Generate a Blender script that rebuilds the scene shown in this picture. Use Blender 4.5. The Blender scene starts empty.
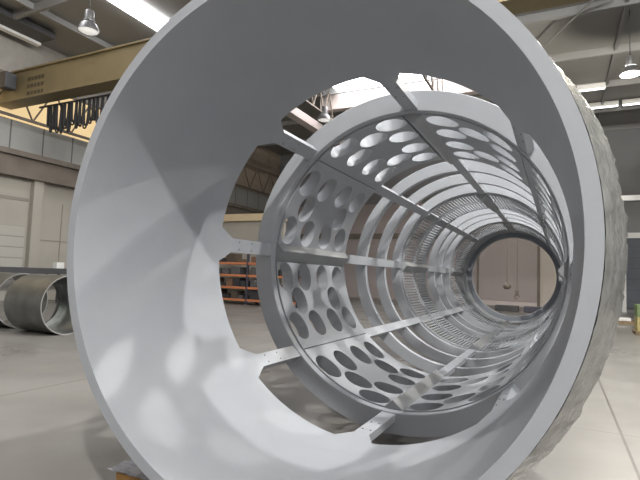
import bpy, bmesh, math, random
from mathutils import Vector, Matrix
from mathutils.geometry import delaunay_2d_cdt
random.seed(7)
S = bpy.context.scene
COL = S.collection
PI = math.pi
def rad(d): return d*PI/180

# ------------------------------------------------------------------ materials
def mat(name, color, rough=.5, metal=0., noise=0., nscale=3., bump=0., bscale=40., spec=.5, emit=0., color2=None):
    m = bpy.data.materials.new(name); m.use_nodes = True
    nt = m.node_tree; b = nt.nodes['Principled BSDF']
    b.inputs['Base Color'].default_value = (*color, 1)
    b.inputs['Roughness'].default_value = rough
    b.inputs['Metallic'].default_value = metal
    b.inputs['Specular IOR Level'].default_value = spec
    tc = nt.nodes.new('ShaderNodeNewGeometry')
    if noise > 0 or color2:
        n = nt.nodes.new('ShaderNodeTexNoise'); n.inputs['Scale'].default_value = nscale; n.inputs['Detail'].default_value = 6
        nt.links.new(tc.outputs['Position'], n.inputs['Vector'])
        r = nt.nodes.new('ShaderNodeMapRange'); r.inputs[1].default_value = .3; r.inputs[2].default_value = .7
        nt.links.new(n.outputs['Fac'], r.inputs[0])
        mx = nt.nodes.new('ShaderNodeMix'); mx.data_type = 'RGBA'
        c2 = color2 or tuple(c*(1-noise) for c in color)
        mx.inputs[6].default_value = (*color, 1); mx.inputs[7].default_value = (*c2, 1)
        nt.links.new(r.outputs[0], mx.inputs[0]); nt.links.new(mx.outputs[2], b.inputs['Base Color'])
    if bump > 0:
        n = nt.nodes.new('ShaderNodeTexNoise'); n.inputs['Scale'].default_value = bscale; n.inputs['Detail'].default_value = 4
        nt.links.new(tc.outputs['Position'], n.inputs['Vector'])
        bp = nt.nodes.new('ShaderNodeBump'); bp.inputs['Strength'].default_value = bump; bp.inputs['Distance'].default_value = .02
        nt.links.new(n.outputs['Fac'], bp.inputs['Height']); nt.links.new(bp.outputs['Normal'], b.inputs['Normal'])
    if emit > 0:
        b.inputs['Emission Color'].default_value = (*color, 1); b.inputs['Emission Strength'].default_value = emit
    return m

def stripes(m, axis, period, dark, width=.08, soft=0.02):
    """ribs of a sheet: darkens thin lines every `period` metres along a world axis (pattern of the sheet itself)"""
    nt = m.node_tree; b = nt.nodes['Principled BSDF']
    g = nt.nodes.new('ShaderNodeNewGeometry'); sp = nt.nodes.new('ShaderNodeSeparateXYZ')
    nt.links.new(g.outputs['Position'], sp.inputs[0])
    d = nt.nodes.new('ShaderNodeMath'); d.operation = 'DIVIDE'; d.inputs[1].default_value = period
    nt.links.new(sp.outputs[axis], d.inputs[0])
    fr = nt.nodes.new('ShaderNodeMath'); fr.operation = 'FRACT'; nt.links.new(d.outputs[0], fr.inputs[0])
    lt = nt.nodes.new('ShaderNodeMath'); lt.operation = 'LESS_THAN'; lt.inputs[1].default_value = width
    nt.links.new(fr.outputs[0], lt.inputs[0])
    mx = nt.nodes.new('ShaderNodeMix'); mx.data_type = 'RGBA'
    src = b.inputs['Base Color'].links[0].from_socket if b.inputs['Base Color'].links else None
    if src: nt.links.new(src, mx.inputs[6])
    else: mx.inputs[6].default_value = b.inputs['Base Color'].default_value
    mx.inputs[7].default_value = (*dark, 1)
    nt.links.new(lt.outputs[0], mx.inputs[0]); nt.links.new(mx.outputs[2], b.inputs['Base Color'])
    return m

M = {}
M['paint'] = mat('grey_paint', (.335, .348, .37), .42, spec=.3, noise=.06, nscale=2.2, bump=.03, bscale=60)
M['lifter_shade'] = mat('lifter_shade_paint', (.28, .285, .29), .45, noise=.1)  # drum grey darkened to stand in for shade on the tilted lifter faces
M['endpaint'] = mat('end_ring_paint', (.30, .32, .35), .45, noise=.1)
M['film'] = mat('plastic_film', (.25, .25, .235), .25, noise=.35, nscale=9, bump=.6, bscale=14)
M['bolt'] = mat('bolt_steel', (.22, .21, .2), .4, .6)
M['wood'] = mat('timber', (.50, .28, .09), .7, noise=.35, nscale=6)
M['sheet'] = mat('sheet_film', (.42, .42, .46), .25, noise=.3, nscale=14, bump=.5, bscale=20)
M['steel'] = mat('raw_steel', (.30, .31, .30), .33, .85, noise=.35, nscale=2.5)
M['steel_edge'] = mat('bare_edge', (.6, .6, .6), .3, .8)
M['ceil'] = stripes(mat('ceiling_deck', (.28, .276, .262), .6, noise=.08, nscale=.6), 1, .25, (.27, .265, .255), .25)
M['purlin'] = mat('purlin_steel', (.26, .26, .255), .6)
M['pink'] = mat('girder_light', (.66, .58, .55), .6, noise=.1, nscale=1)
M['runway'] = mat('runway_steel', (.20, .17, .14), .6, noise=.3, nscale=1.2)
M['panel'] = stripes(mat('upper_panel', (.36, .36, .34), .6, noise=.1, nscale=.7), 1, 1.35, (.12, .12, .12), .045)
M['beige'] = mat('wall_beige', (.41, .385, .335), .7, noise=.12, nscale=.5)
M['taupe'] = mat('wall_taupe', (.40, .345, .33), .7, noise=.06, nscale=.5)
M['wallgrey'] = mat('wall_grey', (.24, .24, .25), .7, noise=.1, nscale=.5)
M['slate'] = stripes(mat('slate_door', (.11, .125, .15), .6, noise=.1), 2, .6, (.08, .09, .11), .06)
M['rolldoor'] = stripes(mat('roller_door', (.42, .41, .37), .6), 2, .42, (.27, .26, .23), .1)
M['yellow'] = mat('crane_yellow', (.21, .165, .085), .5, noise=.15, nscale=1.4)
M['warm'] = mat('warm_panel', (.75, .56, .30), .6, emit=.5)
M['sky'] = mat('skylight_glow', (.97, .97, 1), .5, emit=7.)
M['day_fill'] = mat('fill_window_glow', (.95, .96, 1), .5, emit=.25)  # glow of the added fill windows behind the camera
M['black'] = mat('black_rubber', (.02, .02, .022), .6)
M['darkgrey'] = mat('dark_grey_steel', (.07, .07, .075), .6, noise=.2)
M['orange'] = mat('rack_orange', (.62, .22, .10), .55)
M['rackblue'] = mat('rack_upright', (.06, .06, .08), .5)
M['white'] = mat('white_paint', (.8, .8, .78), .5)
M['lamp'] = mat('lamp_glow', (1, .98, .94), .5, emit=60.)
M['lampoff'] = mat('lamp_dim', (1, .98, .94), .5, emit=.35)
M['tube'] = mat('tube_glow', (1, 1, 1), .5, emit=2.2)
M['alu'] = mat('aluminium', (.5, .5, .5), .35, .8)
M['alu_shade'] = mat('shaded_aluminium', (.2, .2, .2), .4, .5)  # darker copy of the aluminium, shade put into the colour of the off lamps
M['backbeige'] = mat('back_beige', (.56, .50, .44), .7, noise=.06, nscale=.5)
M['sky_fill'] = mat('fill_skylight_glow', (.97, .97, 1), .5, emit=3.5)  # glow of the unseen skylights added to brighten the drum from above
M['greenbox'] = mat('green_box', (.20, .28, .12), .6, noise=.2)
M['yellowbox'] = mat('yellow_box', (.50, .42, .18), .6, noise=.2)
M['pallet'] = mat('pallet_wood', (.30, .22, .13), .8, noise=.3, nscale=5)
GOODS = [mat('goods_%d' % i, c, .65, noise=.3, nscale=4) for i, c in enumerate([(.05,.05,.055), (.10,.08,.06), (.16,.11,.07), (.06,.065,.07), (.13,.13,.13), (.22,.13,.08)])]

def floor_mat():
    m = mat('concrete', (.22, .21, .195), .38, noise=.22, nscale=.9, bump=.04, bscale=6)
    nt = m.node_tree; b = nt.nodes['Principled BSDF']
    g = nt.nodes.new('ShaderNodeNewGeometry'); sp = nt.nodes.new('ShaderNodeSeparateXYZ'); nt.links.new(g.outputs['Position'], sp.inputs[0])
    res = []
    for ax, off, per in ((0, 1.8, 6.), (1, 3.7, 6.)):
        a = nt.nodes.new('ShaderNodeMath'); a.operation = 'SUBTRACT'; a.inputs[1].default_value = off - per*20 - .012
        nt.links.new(sp.outputs[ax], a.inputs[0])
        d = nt.nodes.new('ShaderNodeMath'); d.operation = 'DIVIDE'; d.inputs[1].default_value = per; nt.links.new(a.outputs[0], d.inputs[0])
        f = nt.nodes.new('ShaderNodeMath'); f.operation = 'FRACT'; nt.links.new(d.outputs[0], f.inputs[0])
        l = nt.nodes.new('ShaderNodeMath'); l.operation = 'LESS_THAN'; l.inputs[1].default_value = (.024 if ax == 0 else .012)/per; nt.links.new(f.outputs[0], l.inputs[0])
        res.append(l)
    mxm = nt.nodes.new('ShaderNodeMath'); mxm.operation = 'MAXIMUM'
    nt.links.new(res[0].outputs[0], mxm.inputs[0]); nt.links.new(res[1].outputs[0], mxm.inputs[1])
    src = b.inputs['Base Color'].links[0].from_socket
    mx = nt.nodes.new('ShaderNodeMix'); mx.data_type = 'RGBA'
    nt.links.new(src, mx.inputs[6]); mx.inputs[7].default_value = (.085, .08, .075, 1)
    nt.links.new(mxm.outputs[0], mx.inputs[0]); nt.links.new(mx.outputs[2], b.inputs['Base Color'])
    # patchy polish
    n = nt.nodes.new('ShaderNodeTexNoise'); n.inputs['Scale'].default_value = .35; n.inputs['Detail'].default_value = 5
    nt.links.new(g.outputs['Position'], n.inputs['Vector'])
    mr = nt.nodes.new('ShaderNodeMapRange'); mr.inputs[1].default_value = .35; mr.inputs[2].default_value = .65
    mr.inputs[3].default_value = .25; mr.inputs[4].default_value = .5
    nt.links.new(n.outputs['Fac'], mr.inputs[0]); nt.links.new(mr.outputs[0], b.inputs['Roughness'])
    return m
M['floor'] = floor_mat()

# ------------------------------------------------------------------ helpers
def link(name, me, m, parent=None, loc=(0, 0, 0), rot=(0, 0, 0)):
    o = bpy.data.objects.new(name, me); COL.objects.link(o)
    if m is not None and not me.materials: me.materials.append(m)
    o.parent = parent; o.location = loc; o.rotation_euler = rot
    return o
def finish(bm, name, smooth=None):
    bmesh.ops.recalc_face_normals(bm, faces=bm.faces)
    if smooth is not None:
        for f in bm.faces: f.smooth = True
        for e in bm.edges:
            if len(e.link_faces) == 2:
                if e.calc_face_angle(0) > rad(smooth): e.smooth = False
            else: e.smooth = False
    me = bpy.data.meshes.new(name); bm.to_mesh(me); bm.free()
    return me
def obj(name, bm, m, parent=None, loc=(0, 0, 0), rot=(0, 0, 0), smooth=None):
    return link(name, finish(bm, name, smooth), m, parent, loc, rot)
def thing(name, label, cat, loc=(0, 0, 0), rotz=0, group=None):
    o = bpy.data.objects.new(name, None); COL.objects.link(o); o.empty_display_size = .2
    o.location = loc; o.rotation_euler = (0, 0, rotz); tag(o, label, cat, group); return o
def tag(o, label, cat, group=None):
    o['label'] = label; o['category'] = cat
    if group: o['group'] = group
    return o
def struct(name, bm, m, smooth=None):
    o = obj(name, bm, m, smooth=smooth); o['kind'] = 'structure'; return o
def copy_tree(r):
    c = r.copy(); COL.objects.link(c)
    for ch in r.children:
        d = copy_tree(ch); d.parent = c
    return c
def box(bm, x0, x1, y0, y1, z0, z1, bev=0):
    v = [bm.verts.new(p) for p in ((x0,y0,z0),(x1,y0,z0),(x1,y1,z0),(x0,y1,z0),(x0,y0,z1),(x1,y0,z1),(x1,y1,z1),(x0,y1,z1))]
    fs = [bm.faces.new([v[i] for i in q]) for q in ((0,3,2,1),(4,5,6,7),(0,1,5,4),(1,2,6,5),(2,3,7,6),(3,0,4,7))]
    if bev:
        es = {e for f in fs for e in f.edges}
        bmesh.ops.bevel(bm, geom=list(es), offset=bev, segments=2, affect='EDGES', profile=.5)
def boxbm(*a, bev=0):
    bm = bmesh.new(); box(bm, *a, bev=bev); return bm
def bar(bm, a, b, r, n=6):
    a = Vector(a); b = Vector(b); d = (b-a).normalized()
    u = d.orthogonal().normalized(); w = d.cross(u)
    A = [bm.verts.new(a+r*(math.cos(2*PI*i/n)*u+math.sin(2*PI*i/n)*w)) for i in range(n)]
    B = [bm.verts.new(b+r*(math.cos(2*PI*i/n)*u+math.sin(2*PI*i/n)*w)) for i in range(n)]
    for i in range(n): bm.faces.new((A[i], A[(i+1)%n], B[(i+1)%n], B[i]))
    bm.faces.new(A[::-1]); bm.faces.new(B)
def tube(bm, pts, r, n=6):
    pts = [Vector(p) for p in pts]; rings = []
    for i, p in enumerate(pts):
        d = (pts[min(i+1, len(pts)-1)]-pts[max(i-1, 0)]).normalized()
        ref = Vector((0, 1, 0)) if abs(d.y) < .9 else Vector((1, 0, 0))
        u = d.cross(ref).normalized(); w = d.cross(u)
        rings.append([bm.verts.new(p+r*(math.cos(2*PI*k/n)*u+math.sin(2*PI*k/n)*w)) for k in range(n)])
    for a, b in zip(rings, rings[1:]):
        for k in range(n): bm.faces.new((a[k], a[(k+1)%n], b[(k+1)%n], b[k]))
    bm.faces.new(rings[0]); bm.faces.new(rings[-1])
def lathe_z(bm, prof, n=32, cx=0, cy=0):
    """prof: list of (r,z), spun about z"""
    rings = [[bm.verts.new((cx+max(r, 1e-4)*math.cos(2*PI*k/n), cy+max(r, 1e-4)*math.sin(2*PI*k/n), z)) for k in range(n)] for r, z in prof]
    for a, b in zip(rings, rings[1:]):
        for k in range(n): bm.faces.new((a[k], a[(k+1)%n], b[(k+1)%n], b[k]))
def cyl(r, th, y):   # drum coordinates, axis = y
    return Vector((r*math.cos(th), y, r*math.sin(th)))
def lathe_y(bm, prof, n=160, closed=True, jitter=None):
    """closed profile of (r,y) spun about the drum axis"""
    rings = []
    for i, (r, y) in enumerate(prof):
        rr = []
        for k in range(n):
            th = 2*PI*k/n
            q = r + (jitter(i, th) if jitter else 0)
            rr.append(bm.verts.new(cyl(q, th, y)))
        rings.append(rr)
    m = len(prof)
    for i in range(m if closed else m-1):
        a, b = rings[i], rings[(i+1) % m]
        for k in range(n): bm.faces.new((a[k], a[(k+1)%n], b[(k+1)%n], b[k]))
def ring_bm(r0, r1, y0, y1, n=160, ch=.006):
    bm = bmesh.new()
    lathe_y(bm, [(r0+ch, y0), (r1-ch, y0), (r1, y0+ch), (r1, y1-ch), (r1-ch, y1), (r0+ch, y1), (r0, y1-ch), (r0, y0+ch)], n)
    return bm

def curved_plate(outer, holes, r0, r1, grid_s, grid_y, open_seams=()):
    """plate bent round the drum axis. outer / holes: lists of (theta_deg, y). Returns bmesh. edges whose two
    ends both lie on theta in open_seams get no side wall"""
    rm = (r0+r1)/2; K = rad(1)*rm
    pts, edges = [], []
    def loop(l):
        base = len(pts)
        for t, y in l: pts.append(Vector((t*K, y)))
        for i in range(len(l)): edges.append((base+i, base+(i+1) % len(l)))
    loop(outer)
    for h in holes: loop(h)
    def inside(p, l):
        c = False; j = len(l)-1
        for i in range(len(l)):
            xi, yi = l[i][0]*K, l[i][1]; xj, yj = l[j][0]*K, l[j][1]
            if (yi > p[1]) != (yj > p[1]) and p[0] < (xj-xi)*(p[1]-yi)/(yj-yi)+xi: c = not c
            j = i
        return c
    def near(p, l, d): return any((p[0]-t*K)**2+(p[1]-y)**2 < d*d for t, y in l)
    t0 = min(t for t, y in outer); t1 = max(t for t, y in outer); y0 = min(y for t, y in outer); y1 = max(y for t, y in outer)
    t = t0+grid_s
    while t < t1-grid_s*.3:
        y = y0+grid_y
        while y < y1-grid_y*.3:
            p = (t*K, y)
            if inside(p, outer) and not near(p, outer, .012) and not any(inside(p, h) or near(p, h, .02) for h in holes):
                pts.append(Vector(p))
            y += grid_y
        t += grid_s
    V, E, F, *_ = delaunay_2d_cdt(pts, edges, [], 0, 1e-6)
    tris = []
    for f in F:
        c = sum((V[i] for i in f), Vector((0, 0)))/len(f)
        if inside(c, outer) and not any(inside(c, h) for h in holes): tris.append(f)
    bm = bmesh.new()
    A = [bm.verts.new(cyl(r0, v.x/rm, v.y)) for v in V]; B = [bm.verts.new(cyl(r1, v.x/rm, v.y)) for v in V]
    cnt = {}
    for f in tris:
        bm.faces.new([A[i] for i in f]); bm.faces.new([B[i] for i in reversed(f)])
        for i in range(len(f)):
            e = (f[i], f[(i+1) % len(f)]); cnt.setdefault(tuple(sorted(e)), []).append(e)
    seam = [s*K for s in open_seams]
    for k, l in cnt.items():
        if len(l) == 1:
            a, b = l[0]
            if any(abs(V[a].x-s) < 1e-5 and abs(V[b].x-s) < 1e-5 for s in seam): continue
            bm.faces.new((A[b], A[a], B[a], B[b]))
    bmesh.ops.delete(bm, geom=[v for v in bm.verts if not v.link_faces], context='VERTS')
    return bm
def cell_plate(ths, ys, solid, r0, r1):
    """grid plate: cells (i,j) solid or open"""
    bm = bmesh.new(); vs = {}
    def v(i, j, k):
        if (i, j, k) not in vs: vs[(i, j, k)] = bm.verts.new(cyl((r0, r1)[k], rad(ths[i]), ys[j]))
        return vs[(i, j, k)]
    nI, nJ = len(ths)-1, len(ys)-1
    S_ = lambda i, j: 0 <= i < nI and 0 <= j < nJ and solid(i, j)
    for i in range(nI):
        for j in range(nJ):
            if not solid(i, j): continue
            for k in (0, 1): bm.faces.new((v(i,j,k), v(i+1,j,k), v(i+1,j+1,k), v(i,j+1,k)))
            for (di, dj, p, q) in ((-1,0,(i,j),(i,j+1)), (1,0,(i+1,j),(i+1,j+1)), (0,-1,(i,j),(i+1,j)), (0,1,(i,j+1),(i+1,j+1))):
                if not S_(i+di, j+dj): bm.faces.new((v(*p,0), v(*q,0), v(*q,1), v(*p,1)))
    return bm

# ------------------------------------------------------------------ the drum
R = 1.4; AXZ = 1.6; TH0 = 177.
drum = thing('trommel_drum', 'huge open grey-painted trommel screening drum with round holes and slotted grates, on timber blocks', 'drum', (0, 0, AXZ-R))
DZ = R                                  # local height of the drum axis above the drum's base
def part(name, bm, m, ang=0., parent=drum, smooth=35):
    return obj(name, bm, m, parent, (0, 0, DZ), (0, -rad(ang), 0), smooth)
def part_copy(src, ang):
    o = src.copy(); COL.objects.link(o); o.parent = drum; o.rotation_euler = (0, -rad(ang), 0); return o

RI = .9556*R
# front shell: eight sectors, each with a tab for its bar
shell = bmesh.new()
def lin(a, b, n): return [(a[0]+(b[0]-a[0])*i/n, a[1]+(b[1]-a[1])*i/n) for i in range(n)]
TAB = 1.112
for k in range(8):
    c = TH0+45*k
    o = lin((c-22.5, 0), (c+22.5, 0), 30) + lin((c+22.5, 0), (c+22.5, .99*R), 4) + lin((c+22.5, .99*R), (c+6.2, .99*R), 12)
    o += [(c+6.2, .99*R), (c+2.6, TAB*R), (c+1., TAB*R), (c-1., TAB*R), (c-2.6, TAB*R), (c-6.2, .99*R)]
    o += lin((c-6.2, .99*R), (c-22.5, .99*R), 12)[1:] + lin((c-22.5, .99*R), (c-22.5, 0), 4)
    b2 = curved_plate(o, [], RI, R, 1.5, .3, (c-22.5, c+22.5))
    me = bpy.data.meshes.new('t'); b2.to_mesh(me); b2.free(); shell.from_mesh(me); bpy.data.meshes.remove(me)
bmesh.ops.remove_doubles(shell, verts=shell.verts, dist=1e-4)
part('front_shell', shell, M['paint'])

# eight longitudinal bars + bolts on the tab joints
YEND = 9.95
o = lin((-2.6, TAB*R), (2.6, TAB*R), 3)+lin((2.6, TAB*R), (2.6, YEND*R), 20)+lin((2.6, YEND*R), (-2.6, YEND*R), 3)+lin((-2.6, YEND*R), (-2.6, TAB*R), 20)
bar0 = part('longitudinal_bar', curved_plate(o, [], RI, R, 1.3, .6), M['paint'], TH0)
for k in range(1, 8): part_copy(bar0, TH0+45*k)
BOLTS = ((-1.5, 1.04), (1.5, 1.04), (-1.5, .95), (1.5, .95), (-1.4, 1.19), (1.4, 1.19), (-1.4, 1.33), (1.4, 1.33))
for dt, y in BOLTS:
    bb = bmesh.new(); p0 = cyl(RI-.004, rad(dt), y*R); p1 = cyl(RI+.01, rad(dt), y*R); bar(bb, p0, p1, .008, 8)
    b0 = part('bolt', bb, M['bolt'], TH0)
    for k in range(1, 8): part_copy(b0, TH0+45*k)

# flat annular rings
def ring_part(name, ax, r0=.967, r1=1.082, w=.06, m='paint'):
    part(name, ring_bm(r0*R, r1*R, ax*R, (ax+w)*R), M[m])
ring_part('front_frame_ring', 1.575, r0=.946, r1=1.08, w=.06)
for ax in (3.52, 4.16, 4.785, 6.09, 6.74, 7.31, 7.93, 9.28): ring_part('frame_ring', ax)
ring_part('frame_ring', 2.88, r0=1.0, r1=1.06, w=.03)

# end ring
part('end_ring', ring_bm(.853*R, 1.06*R, 9.92*R, 10.12*R), M['endpaint'])
bmr = bmesh.new(); lathe_y(bmr, [(.95*R, 9.35*R), (1.0*R, 9.35*R), (1.0*R, 9.92*R), (.95*R, 9.92*R)]); part('end_band', bmr, M['paint'])

# perforated plates: 4 / 2 / 4 / 2 / 4 round holes
def circle(t, y, r, n=28, rm=.975):
    return [(t+math.degrees(r*math.cos(2*PI*i/n)/rm), y+r*math.sin(2*PI*i/n)) for i in range(n)]
cols = [1.762, 2.06, 2.385, 2.70]; mids = [1.912, 2.54]
P0, P1 = 1.645, 2.885
PR0, PR1 = .940*R, 1.032*R
def perforated(a, b, rows):
    hs = []
    for i, t in enumerate(rows):
        for y in (cols if i % 2 == 0 else mids): hs.append(circle(t, y*R, .112*R, rm=.975*R))
    o = lin((a, P0*R), (b, P0*R), 30)+lin((b, P0*R), (b, P1*R), 8)+lin((b, P1*R), (a, P1*R), 30)+lin((a, P1*R), (a, P0*R), 8)
    return curved_plate(o, hs, PR0, PR1, 1.6, .06)
rows1 = [11.6, 22.9, 34.5]        # from the bar at 177 downwards
rows2 = [56.7, 68.6, 80.1]
pa = part('perforated_plate', perforated(4.9, 45.25, rows1), M['paint'], TH0)
pb = part('perforated_plate', perforated(45.75, 88.6, rows2), M['paint'], TH0)
for k in range(1, 4): part_copy(pa, TH0+90*k); part_copy(pb, TH0+90*k)

# slotted grates
NS = 18
def slotted(a, b, y0, y1):
    ths = [a]; w = (b-a)/NS
    for i in range(NS): ths += [a+w*(i+.25), a+w*(i+.80)]
    ths.append(b)
    L = y1-y0
    ys = [y0, y0+.07*L, y0+.93*L, y1]
    return cell_plate(ths, ys, lambda i, j: i % 2 == 0 or j != 1, .948*R, .966*R)
for (y0, y1) in ((4.85, 5.43), (5.48, 6.085), (7.995, 8.60), (8.65, 9.275)):
    sa = part('slotted_grate', slotted(4.9, 45.25, y0*R, y1*R), M['paint'], TH0, smooth=None)
    sb = part('slotted_grate', slotted(45.75, 88.6, y0*R, y1*R), M['paint'], TH0, smooth=None)
    for k in range(1, 4): part_copy(sa, TH0+90*k); part_copy(sb, TH0+90*k)

# wedge-shaped lifter bars on every second bar, along each run of plates
def lifter(y0, y1):
    bm = bmesh.new()
    prof = [(.941, -3.1), (.893, -.2), (.893, .15), (.952, 4.7), (.999, 4.7), (.999, -3.1)]
    A = [bm.verts.new(cyl(r*R, rad(t), y0*R)) for r, t in prof]; B = [bm.verts.new(cyl(r*R, rad(t), y1*R)) for r, t in prof]
    n = len(prof)
    for i in range(n): bm.faces.new((A[i], A[(i+1)%n], B[(i+1)%n], B[i]))
    bm.faces.new(A[::-1]); bm.faces.new(B)
    return bm
for (y0, y1) in ((1.64, 2.89), (4.85, 6.085), (7.995, 9.275)):
    c0 = part('lifter_bar', lifter(y0, y1), M['lifter_shade'], TH0)
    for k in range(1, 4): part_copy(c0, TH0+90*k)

# crumpled film wrapped loosely round the front shell, slack on the right, tight underneath
prof = [(1.003, .012), (1.016, .05), (1.035, .12), (1.054, .19), (1.072, .26), (1.083, .33), (1.085, .40), (1.085, .47), (1.085, .54), (1.08, .61), (1.065, .68), (1.04, .78), (1.02, .88), (1.006, .96)]
rnd = [[random.uniform(-1, 1) for _ in range(400)] for _ in prof]
def jit(i, th):
    k = th/(2*PI)*400; a = int(k) % 400
    s = math.sin(th*53+i*1.9)*.002+math.sin(th*131+i*3.1+2*math.sin(th*7))*.003+math.sin(th*23-i*1.1)*.0018
    d = abs((math.degrees(th)-270+180) % 360-180)            # distance from the underside
    loose = min(1, max(0, (d-22)/28)); loose = min(loose, max(0, min(1, (140-d)/30))); loose = loose*loose*(3-2*loose)
    return (prof[i][0]-1.001)*R*(loose-1) + (s+rnd[i][a]*.0035)*(0.25 if i in (0, len(prof)-1) else 1.)*loose
fb = bmesh.new(); lathe_y(fb, [(r*R, y*R) for r, y in prof], 400, closed=False, jitter=jit)
part('protective_film', fb, M['film'], smooth=25)['label'] = 'crumpled translucent plastic film'

# timber blocks under the drum
def timber(y, label):
    bm = boxbm(-1.16, 1.16, -.10, .10, 0, .195, bev=.006)
    o = obj('timber_block', bm, M['wood'], None, (0, y, 0)); tag(o, label, 'timber block'); return o
timber(.36, 'long timber block under the near end of the drum, with film on top')
timber(13.2, 'timber block under the far end of the drum')
sb_ = bmesh.new(); nx, ny = 26, 10; g = []
for i in range(nx+1):
    rr = []
    for j in range(ny+1):
        x = -1.22+.70*i/nx; y = .245+.23*j/ny
        z = .2+.008*abs(math.sin(x*23+y*19))+.005*abs(math.sin(x*61-y*40))
        rr.append(sb_.verts.new((x+.01*math.sin(y*50), y, max(z, .2))))
    g.append(rr)
for i in range(nx):
    for j in range(ny): sb_.faces.new((g[i][j], g[i+1][j], g[i+1][j+1], g[i][j+1]))
so = obj('plastic_sheet', sb_, M['sheet'], smooth=60); tag(so, 'crumpled grey plastic sheet lying on the end of the timber block under the drum', 'plastic sheet')
sm = so.modifiers.new('thick', 'SOLIDIFY'); sm.thickness = .002; sm.offset = 1

# ------------------------------------------------------------------ the hall
XL, XR, YB, YF, ZC = -18., 14., 30., -12., 10.5
struct('floor', boxbm(XL-.3, XR+.3, YF, YB+.3, -.2, 0), M['floor'])
# ceiling deck with openings for the skylights: built from slabs round them
struct('ceiling', boxbm(XL-.3, XR+.3, YF, YB+.3, ZC+.12, ZC+.3), M['ceil'])
wl = bmesh.new(); box(wl, XL-.3, XL, YF, YB, 0, 4.85); struct('wall_left', wl, M['beige'])
struct('wall_left_upper', boxbm(XL-.3, XL, YF, YB, 5.85, 7.1), M['panel'])
struct('window_1', boxbm(XL-.3, XL-.1, YF, 20, 7.1, 8.9), M['warm'])
struct('wall_left_top', boxbm(XL-.3, XL-.1, YF, 20, 8.9, ZC+.12), mat('top_sheet', (.34,.32,.29), .6, noise=.15))
struct('wall_left_clerestory', boxbm(XL-.3, XL-.1, 20, YB, 7.1, ZC+.12), mat('brown_sheet', (.40,.33,.26), .6, noise=.15))
wbm = bmesh.new(); box(wbm, XL-.3, XR+.3, YB, YB+.3, 0, ZC+.12); struct('wall_back', wbm, M['wallgrey'])
struct('wall_front', boxbm(XL-.3, XR+.3, YF-.3, YF, -.2, ZC+.3), M['wallgrey'])
struct('wall_right', boxbm(XR, XR+.3, YF, YB, 0, ZC+.12), M['wallgrey'])
# back wall cladding
struct('trim_1', boxbm(XL, -3.3, YB-.06, YB, 0, 6.5), M['taupe'])
struct('trim_2', boxbm(XL, -3.3, YB-.2, YB-.06, 4.1, 4.45), M['runway'])
struct('trim_3', boxbm(.25, 3.6, YB-.06, YB, 0, 6.5), M['backbeige'])
d1 = bmesh.new(); box(d1, -3.22, .1, YB-.16, YB-.05, .3, 6.4); struct('door_1', d1, M['taupe'])
f1 = bmesh.new(); box(f1, -3.34, -3.22, YB-.22, YB, 0, 6.5); box(f1, .1, .25, YB-.22, YB, 0, 6.5); struct('trim_4', f1, M['runway'])
struct('baseboard_back', boxbm(-3.22, .1, YB-.3, YB-.05, 0, .28), M['pink'])
struct('door_2', boxbm(4.6, 9.5, YB-.16, YB, .25, 4.1), M['slate'])
f2 = bmesh.new(); box(f2, 3.6, 12, YB-.25, YB, 4.1, 4.4); box(f2, 4.3, 4.6, YB-.2, YB, 0, 4.1); struct('trim_5', f2, M['white'])
struct('trim_6', boxbm(3.6, 12, YB-.25, YB, 6.2, 6.5), M['alu'])
# left wall: runway beam, column, roller door, seams
rw = bmesh.new(); box(rw, XL-.05, XL+.5, YF, YB, 5.65, 5.85); box(rw, XL+.1, XL+.3, YF, YB, 5.05, 5.65); box(rw, XL-.05, XL+.45, YF, YB, 4.85, 5.05)
struct('trim_7', rw, M['runway'])
struct('trim_8', boxbm(XL, XL+.12, 4., YB, 5.25, 5.45), M['pink'])
c1 = bmesh.new(); box(c1, XL, XL+.25, 10.45, 10.85, 0, 4.85); struct('trim_9', c1, M['beige'])
struct('door_3', boxbm(XL-.02, XL+.08, 4.5, 10.3, 0, 2.95), M['rolldoor'])
sm_ = bmesh.new(); box(sm_, XL, XL+.02, 10.9, 18, 2.46, 2.5); box(sm_, XL, XL+.02, 11.9, 11.93, 0, 4.1); box(sm_, XL, XL+.03, 4, 10.4, 3.98, 4.1); struct('trim_10', sm_, mat('seam', (.26,.24,.21), .6))
# clerestory lattice
lt = bmesh.new()
bar(lt, (XL+.35, YF, 7.15), (XL+.35, YB, 7.15), .07, 4); bar(lt, (XL+.35, YF, 8.7), (XL+.35, YB, 8.7), .06, 4)
for k in range(26):
    y = YF+k*1.7; bar(lt, (XL+.35, y, 7.15), (XL+.35, y+.85, 8.7), .035, 4); bar(lt, (XL+.35, y+.85, 8.7), (XL+.35, y+1.7, 7.15), .035, 4)
struct('trim_11', lt, M['runway'])
# partition behind the racks
struct('wall_partition', boxbm(XL, -10.6, 18.2, 18.4, 0, 4.0), M['beige'])
struct('trim_12', boxbm(XL, -10.5, 18.0, 18.5, 4.0, 4.35), mat('tan_beam', (.62, .50, .32), .6))
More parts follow.
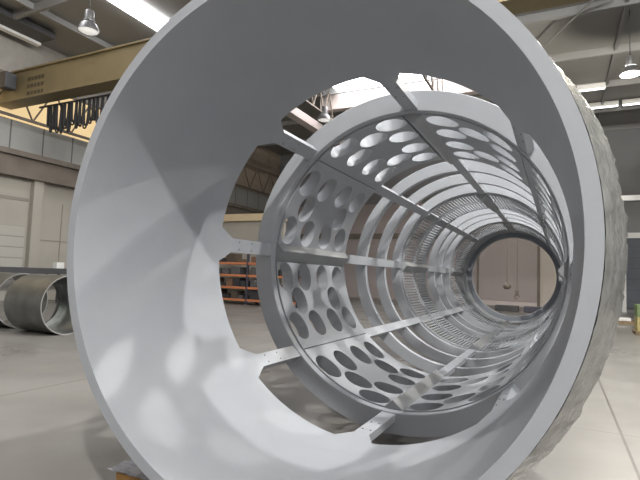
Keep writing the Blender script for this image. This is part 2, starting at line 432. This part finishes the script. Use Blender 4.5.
# ceiling: purlins, girders, skylights
pu = bmesh.new()
for k in range(-3, 9):
    y = 3.6*k+1.2
    box(pu, XL, XR, y-.06, y+.06, ZC-.18, ZC+.12)
for x in (-15.4, -9.2, -.2, 3.2, 8.5): box(pu, x-.05, x+.05, YF, YB, ZC-.10, ZC+.12)
struct('trim_13', pu, M['purlin'])
struct('window_2', boxbm(-12.5, -11.7, 2., 14., ZC-.02, ZC+.11), M['sky'])
struct('window_3', boxbm(-8.5, -2.6, 16.9, 19.6, ZC-.02, ZC+.11), M['sky'])
struct('fill_skylight_4', boxbm(6.2, 7.4, -6., 8., ZC-.02, ZC+.11), M['sky'])  # unseen skylight, added for light from above
struct('fill_skylight_5', boxbm(.2, 2.2, 0., 9.5, ZC-.02, ZC+.11), M['sky_fill'])  # unseen skylight added over the drum to brighten rings and holes
struct('fill_skylight_6', boxbm(-6.2, -4.2, -3., 9.5, ZC-.02, ZC+.11), M['sky_fill'])  # unseen skylight added on the left to brighten the hole walls
wn = bmesh.new()
for k in range(3): box(wn, 5.4+k*2.8, 8.0+k*2.8, YF, YF+.06, 3.0, 8.2)
struct('fill_window_7', wn, M['day_fill'])  # unseen windows added behind the camera as soft front-right fill
wn = bmesh.new()
for k in range(3): box(wn, XR-.06, XR, -11.6+k*2.9, -8.9+k*2.9, 3.0, 8.2)
struct('fill_window_8', wn, M['day_fill'])  # more unseen windows added for the same fill from the right
struct('trim_14', boxbm(-9.6, -.6, 19.62, 20.0, 9.72, ZC+.1), M['pink'])
struct('trim_15', boxbm(-10.25, -9.8, 14.6, YB, 8.85, 9.25), M['pink'])
tr = bmesh.new()
for x in (-8.9, -3.4):
    bar(tr, (x, 14, 9.2), (x, 19.6, 9.2), .05, 4)
    for k in range(5): bar(tr, (x, 14.2+k*1.1, 9.2), (x, 14.75+k*1.1, ZC), .04, 4); bar(tr, (x, 14.75+k*1.1, ZC), (x, 15.3+k*1.1, 9.2), .04, 4)
struct('trim_16', tr, M['runway'])
br = bmesh.new(); bar(br, (.85, 17.4, ZC-.2), (2.9, 13.5, ZC-.2), .035, 5); struct('trim_17', br, M['purlin'])
# rear-left light trough with its dark gutter under the ceiling
gl = bmesh.new(); box(gl, -17.6, -17.35, 5.2, 10., 10.2, 10.5); struct('trim_18', gl, M['white'])
gl = bmesh.new(); box(gl, -17.34, -16.5, 5.2, 10., 10.3, 10.55); struct('trim_19', gl, M['darkgrey'])

# strip lights
def strip(x0, x1, y, label):
    t = thing('hanging_strip_light', label, 'strip light', ((x0+x1)/2, y, ZC-.2)); L = (x1-x0)/2
    obj('housing', boxbm(-L, L, -.07, .07, .02, .25), M['white'], t); obj('hanger', boxbm(-.02, .02, -.02, .02, .25, .325), M['darkgrey'], t); obj('tube', boxbm(-L+.03, L-.03, -.05, .05, -.03, .02), M['tube'], t)
strip(2.0, 3.15, 22.8, 'short bright strip light on the ceiling just right of the drum rim')
strip(2.4, 3.9, 25.5, 'bright strip light on the ceiling, lower one beside the bright lamp')
strip(4.05, 5.4, 25.5, 'bright strip light on the ceiling at the right edge under the bright lamp')

# high-bay lamps
def highbay(x, y, z, label, on, warm=(1., .985, .95), soft=.15):
    shade = M['alu'] if on else M['alu_shade']
    t = thing('high_bay_lamp', label, 'lamp', (x, y, z))
    bm = bmesh.new(); lathe_z(bm, [(0, .62), (.11, .62), (.13, .58), (.13, .36), (.17, .33), (.17, .28)], 24); obj('housing', bm, shade, t, smooth=30)
    bm = bmesh.new(); lathe_z(bm, [(.12, .30), (.22, .22), (.29, .06), (.30, 0), (.285, .0), (.21, .21), (.11, .29)], 32); obj('reflector', bm, shade, t, smooth=40)
    bm = bmesh.new(); lathe_z(bm, [(0, -.03), (.2, -.02), (.27, .02), (.2, .20), (.10, .25), (0, .27)], 24); obj('bulb', bm, M['lamp'] if on else M['lampoff'], t, smooth=60)
    bm = bmesh.new(); bar(bm, (0, 0, .6), (0, 0, ZC+.12-z), .015, 8); obj('hanger_rod', bm, M['darkgrey'], t)
    if on:
        l = bpy.data.lights.new('high_bay_light', 'POINT'); l.energy = on; l.shadow_soft_size = soft; l.color = warm
        lo = bpy.data.objects.new('high_bay_light', l); COL.objects.link(lo); lo.location = (x, y, z-.2)
highbay(4.27, -5.7, 9.2, 'high-bay lamp hanging behind the viewpoint over the drum front', 2600)
highbay(3.85, 8.3, 8.4, 'high-bay lamp hanging above the right side of the drum', 1200, soft=.09)
highbay(3.4, 3.1, 9.3, 'high-bay lamp hanging above the near end of the drum, over the gap behind its rim', 1500, soft=.1)
highbay(3.37, 16.5, 8.4, 'glaring high-bay lamp at the right edge of the picture', 800, (1., .93, .80))
highbay(-11.1, 7.35, 8.3, 'small unlit-looking high-bay lamp above the yellow crane girder', 0)
highbay(-8.1, 17.1, 8.3, 'high-bay lamp seen through the gap between drum shell and ring, upper left', 0)

# ------------------------------------------------------------------ overhead crane
cr = thing('bridge_crane', 'mustard yellow overhead crane girder crossing the hall with dark cable loops', 'crane', (-2, 8.9, 5.85))
g = bmesh.new(); X0, X1 = -17.7, 13.7
box(g, X0, X1, 0, .5, 1.72, 2.72); box(g, X0, X1, -.08, .58, 1.64, 1.72); box(g, X0, X1, -.08, .58, 2.72, 2.78)
obj('girder', g, M['yellow'], cr)
g = bmesh.new(); box(g, X0, X0+.4, -.9, .6, .3, 1.7, bev=.02); obj('end_carriage', g, M['yellow'], cr)
for y in (-.6, .35): obj('rail_wheel', boxbm(X0+.1, X0+.35, y-.2, y+.2, .0, .42, bev=.08), M['darkgrey'], cr)
g = bmesh.new(); bar(g, (-14.6, .75, 1.6), (-8., .75, 1.6), .04, 4); obj('festoon_rail', g, M['darkgrey'], cr)
fx = -14.1
lw = [.16, .20, .14, .3, .18, .24, .15, .28, .2, .22, .3, .24, .2, .26, .3, .22]
for i, w in enumerate(lw):
    dp = [.75, 1.0, .9, 1.05, 1.1, .95, 1.1, .85, 1.0, .95, 1.05, .9, .8, .95, .85, .7][i]
    for q in range(2):
        b = bmesh.new(); pts = []
        for k in range(13):
            u = k/12; pts.append((fx+w*u, .75+.05*q, 1.58-(dp-.12*q)*(1-(2*u-1)**4)))
        tube(b, pts, .03, 5); obj('festoon_cable', b, M['black'], cr, smooth=60)
    fx += w*.95
# stencilled plate of three worn text lines, unreadable in the photograph
LET = mat('worn_lettering', (.075, .06, .035), .7)
for r in range(3):
    g = bmesh.new(); x = -14.25
    for c in range(5):
        w = [.16, .12, .18, .13, .15][(c+r) % 5]
        box(g, x, x+w, -.004, .002, 2.44-.27*r-.14, 2.44-.27*r); x += w+.045
    obj('worn_text_line', g, LET, cr)
g = bmesh.new(); box(g, -15.2, -14.75, -.5, -.08, 2.0, 2.6, bev=.04); obj('motor_box', g, M['darkgrey'], cr)

# ------------------------------------------------------------------ rolled steel shells at the left
def coil(x, y, r, L, label, th=.02, flange=True):
    t = thing('rolled_steel_cylinder', label, 'steel cylinder', (x, y, 0))
    def lx(bm, prof, n=72):
        rings = [[bm.verts.new((u, q*math.cos(2*PI*k/n), r+q*math.sin(2*PI*k/n))) for k in range(n)] for q, u in prof]
        for i in range(len(prof)):
            a, b = rings[i], rings[(i+1) % len(prof)]
            for k in range(n): bm.faces.new((a[k], a[(k+1)%n], b[(k+1)%n], b[k]))
    bm = bmesh.new(); lx(bm, [(r, 0), (r-th, 0), (r-th, -L), (r, -L)]); obj('shell', bm, M['steel'], t, smooth=35)
    bm = bmesh.new(); lx(bm, [(r-th, .0), (r+.004, 0), (r+.004, .006), (r-th, .006)]); obj('rim', bm, M['steel_edge'], t, smooth=35)
    if flange:
        bm = bmesh.new(); lx(bm, [(r-th, -L+.25), (r-.13, -L+.25), (r-.13, -L+.20), (r-th, -L+.20)]); obj('inner_flange', bm, M['steel'], t, smooth=35)
coil(-8.05, 5.05, .62, 1.2, 'bare rolled steel cylinder lying on the floor just left of the drum')
coil(-9.75, 5.15, .62, 1.0, 'second bare steel cylinder cut off by the left edge of the picture', flange=False)
# long dark bench by the left wall with a small white box
wb = thing('steel_workbench', 'long dark steel workbench standing low along the left wall', 'workbench', (-16.6, 9.3, 0))
obj('worktop', boxbm(-.45, .45, -4.4, 4.4, 1.12, 1.34, bev=.01), M['darkgrey'], wb)
for y in (-4.2, -1.4, 1.4, 4.2):
    for x in (-.4, .34): obj('leg', boxbm(x, x+.07, y-.04, y+.04, 0, 1.12), M['darkgrey'], wb)
o = obj('box', boxbm(-.13, .13, -.16, .16, 0, .24, bev=.01), M['white'], None, (-16.5, 10.85, 1.34)); tag(o, 'small white box standing on the dark workbench by the left wall', 'box')

# ------------------------------------------------------------------ pallet rack seen through the drum
rk = thing('pallet_rack', 'dark pallet rack with orange beams, seen through the gap left of the drum ring', 'rack', (-11.4, 16.5, 0))
for x in (-2.6, -.0, 2.6):
    for y in (0, .85): obj('upright', boxbm(x-.05, x+.05, y-.04, y+.04, 0, 2.5), M['rackblue'], rk)
tiers = [.2, .75, 1.3, 1.85]
for x in (-2.6, 0.):
    for z in tiers:
        for y in (-.03, .85): obj('beam', boxbm(x+.05, x+2.55, y-.03, y+.03, z-.05, z+.05), M['orange'], rk)
for x in (-2.6, 0.):
    for z in tiers: obj('shelf_deck', boxbm(x+.05, x+2.55, 0, .82, z-.0, z+.045), M['darkgrey'], rk)
tn = ['bottom', 'second', 'third', 'top']
bn = ['left bay', 'right bay']
for bi, bx in enumerate((-2.6, 0.)):
    for ti, z in enumerate(tiers):
        x = bx+.12
        while x < bx+2.2:
            w = random.choice([.26, .34, .42, .5]); h = random.uniform(.14, .42)
            if x+w > bx+2.5: break
            o = obj('storage_bin', boxbm(0, w, .06, .66, 0, h, bev=.012), random.choice(GOODS), None, (rk.location.x+x, 16.5, z+.046))
            tag(o, 'dark bin on the %s tier, %s of the orange-beamed pallet rack' % (tn[ti], bn[bi]), 'bin', 'bins on the %s tier, %s of the rack' % (tn[ti], bn[bi]))
            x += w+random.uniform(.03, .12)

# ------------------------------------------------------------------ pendants seen through the far end
def pendant(x, y, z, label, hook):
    t = thing('hanging_weight' if not hook else 'hanging_hook', label, 'pendant' if not hook else 'hook', (x, y, z))
    b = bmesh.new(); bar(b, (0, 0, .25), (0, 0, ZC+.12-z), .018, 6); obj('cable', b, M['runway'], t)
    if hook:
        b = bmesh.new(); box(b, -.07, .07, -.05, .05, .12, .3, bev=.02); obj('hook_block', b, M['runway'], t)
        b = bmesh.new(); tube(b, [(.09*math.cos(a), 0, .03+.09*math.sin(a)) for a in [rad(75+k*21) for k in range(-4, 11)]], .022, 8); obj('hook', b, M['runway'], t, smooth=60)
    else:
        b = bmesh.new(); lathe_z(b, [(0, .0), (.10, .02), (.17, .10), (.17, .16), (.10, .25), (.03, .30), (0, .3)], 20); obj('weight', b, M['runway'], t, smooth=50)
pendant(-.70, 20., 1.12, 'round weight on a cable, seen through the far end of the drum', False)
pendant(-.31, 20., .80, 'small lifting hook on a cable beside the round weight, through the drum', True)

# ------------------------------------------------------------------ pallets and boxes
def pallet(x, y, label, rz=0, s=1.):
    t = thing('wooden_pallet', label, 'pallet', (x, y, 0), rz)
    for yy in (-.35, 0, .35): obj('runner', boxbm(-.55*s, .55*s, yy*s-.05, yy*s+.05, 0, .09), M['pallet'], t)
    for k in range(6):
        xx = -.55*s+k*.19*s; obj('deck_board', boxbm(xx, xx+.14*s, -.4*s, .4*s, .09, .115), M['pallet'], t)
pallet(3.85, 15.7, 'wooden pallet at the right edge carrying a green and a yellow box')
o = obj('crate', boxbm(-.5, .5, -.35, .35, 0, .42, bev=.015), M['yellowbox'], None, (3.85, 15.7, .116)); tag(o, 'yellowish crate on the pallet at the right edge, under the green one', 'crate')
o = obj('crate', boxbm(-.5, .45, -.33, .33, 0, .36, bev=.015), M['greenbox'], None, (3.85, 15.7, .537)); tag(o, 'green crate stacked on the yellowish crate at the right edge', 'crate')
pallet(3.55, 20.2, 'flat empty pallet on the floor beside the film-wrapped drum rim', .1)
o = obj('carton', boxbm(-.2, .25, -.2, .2, 0, .12, bev=.01), M['white'], None, (3.45, 20.1, .116)); tag(o, 'flat pale carton on the empty pallet beside the drum rim', 'carton')
for i, (x, m_) in enumerate(((-1.1, 'darkgrey'), (.25, 'rackblue'))):
    o = obj('scrap_bin', boxbm(-.55, .55, -.3, .3, 0, .26, bev=.03), M[m_], None, (x, 24.5, 0)); tag(o, 'low dark bin on the floor beyond the drum, %s one' % ('left' if i == 0 else 'right'), 'bin')

# ------------------------------------------------------------------ world background; the closed hall keeps nearly all of it out
w = bpy.data.worlds.new('World'); S.world = w; w.use_nodes = True
bg = w.node_tree.nodes['Background']; bg.inputs['Color'].default_value = (.90, .92, 1.0, 1); bg.inputs['Strength'].default_value = .3

# ------------------------------------------------------------------ camera
cam = bpy.data.cameras.new('camera'); co = bpy.data.objects.new('camera', cam); COL.objects.link(co)
cam.sensor_width = 36; cam.lens = 488.04/640*36; cam.clip_start = .02; cam.clip_end = 200
ax = Vector((0.898172873807734, 0.43821256009453974, 0.03542937949421999))
ay = -Vector((0.0, 0.0805868019429294, -0.9967475946058817))
az = -Vector((-0.43964245558857945, 0.895251651508111, 0.07238087949205559))
co.matrix_world = Matrix(((ax.x, ay.x, az.x, 1.25560206), (ax.y, ay.y, az.y, -1.962621), (ax.z, ay.z, az.z, 1.43053441), (0, 0, 0, 1)))
S.camera = co
S.view_settings.view_transform = 'Standard'; S.view_settings.look = 'None'; S.view_settings.gamma = 1; S.view_settings.exposure = .6
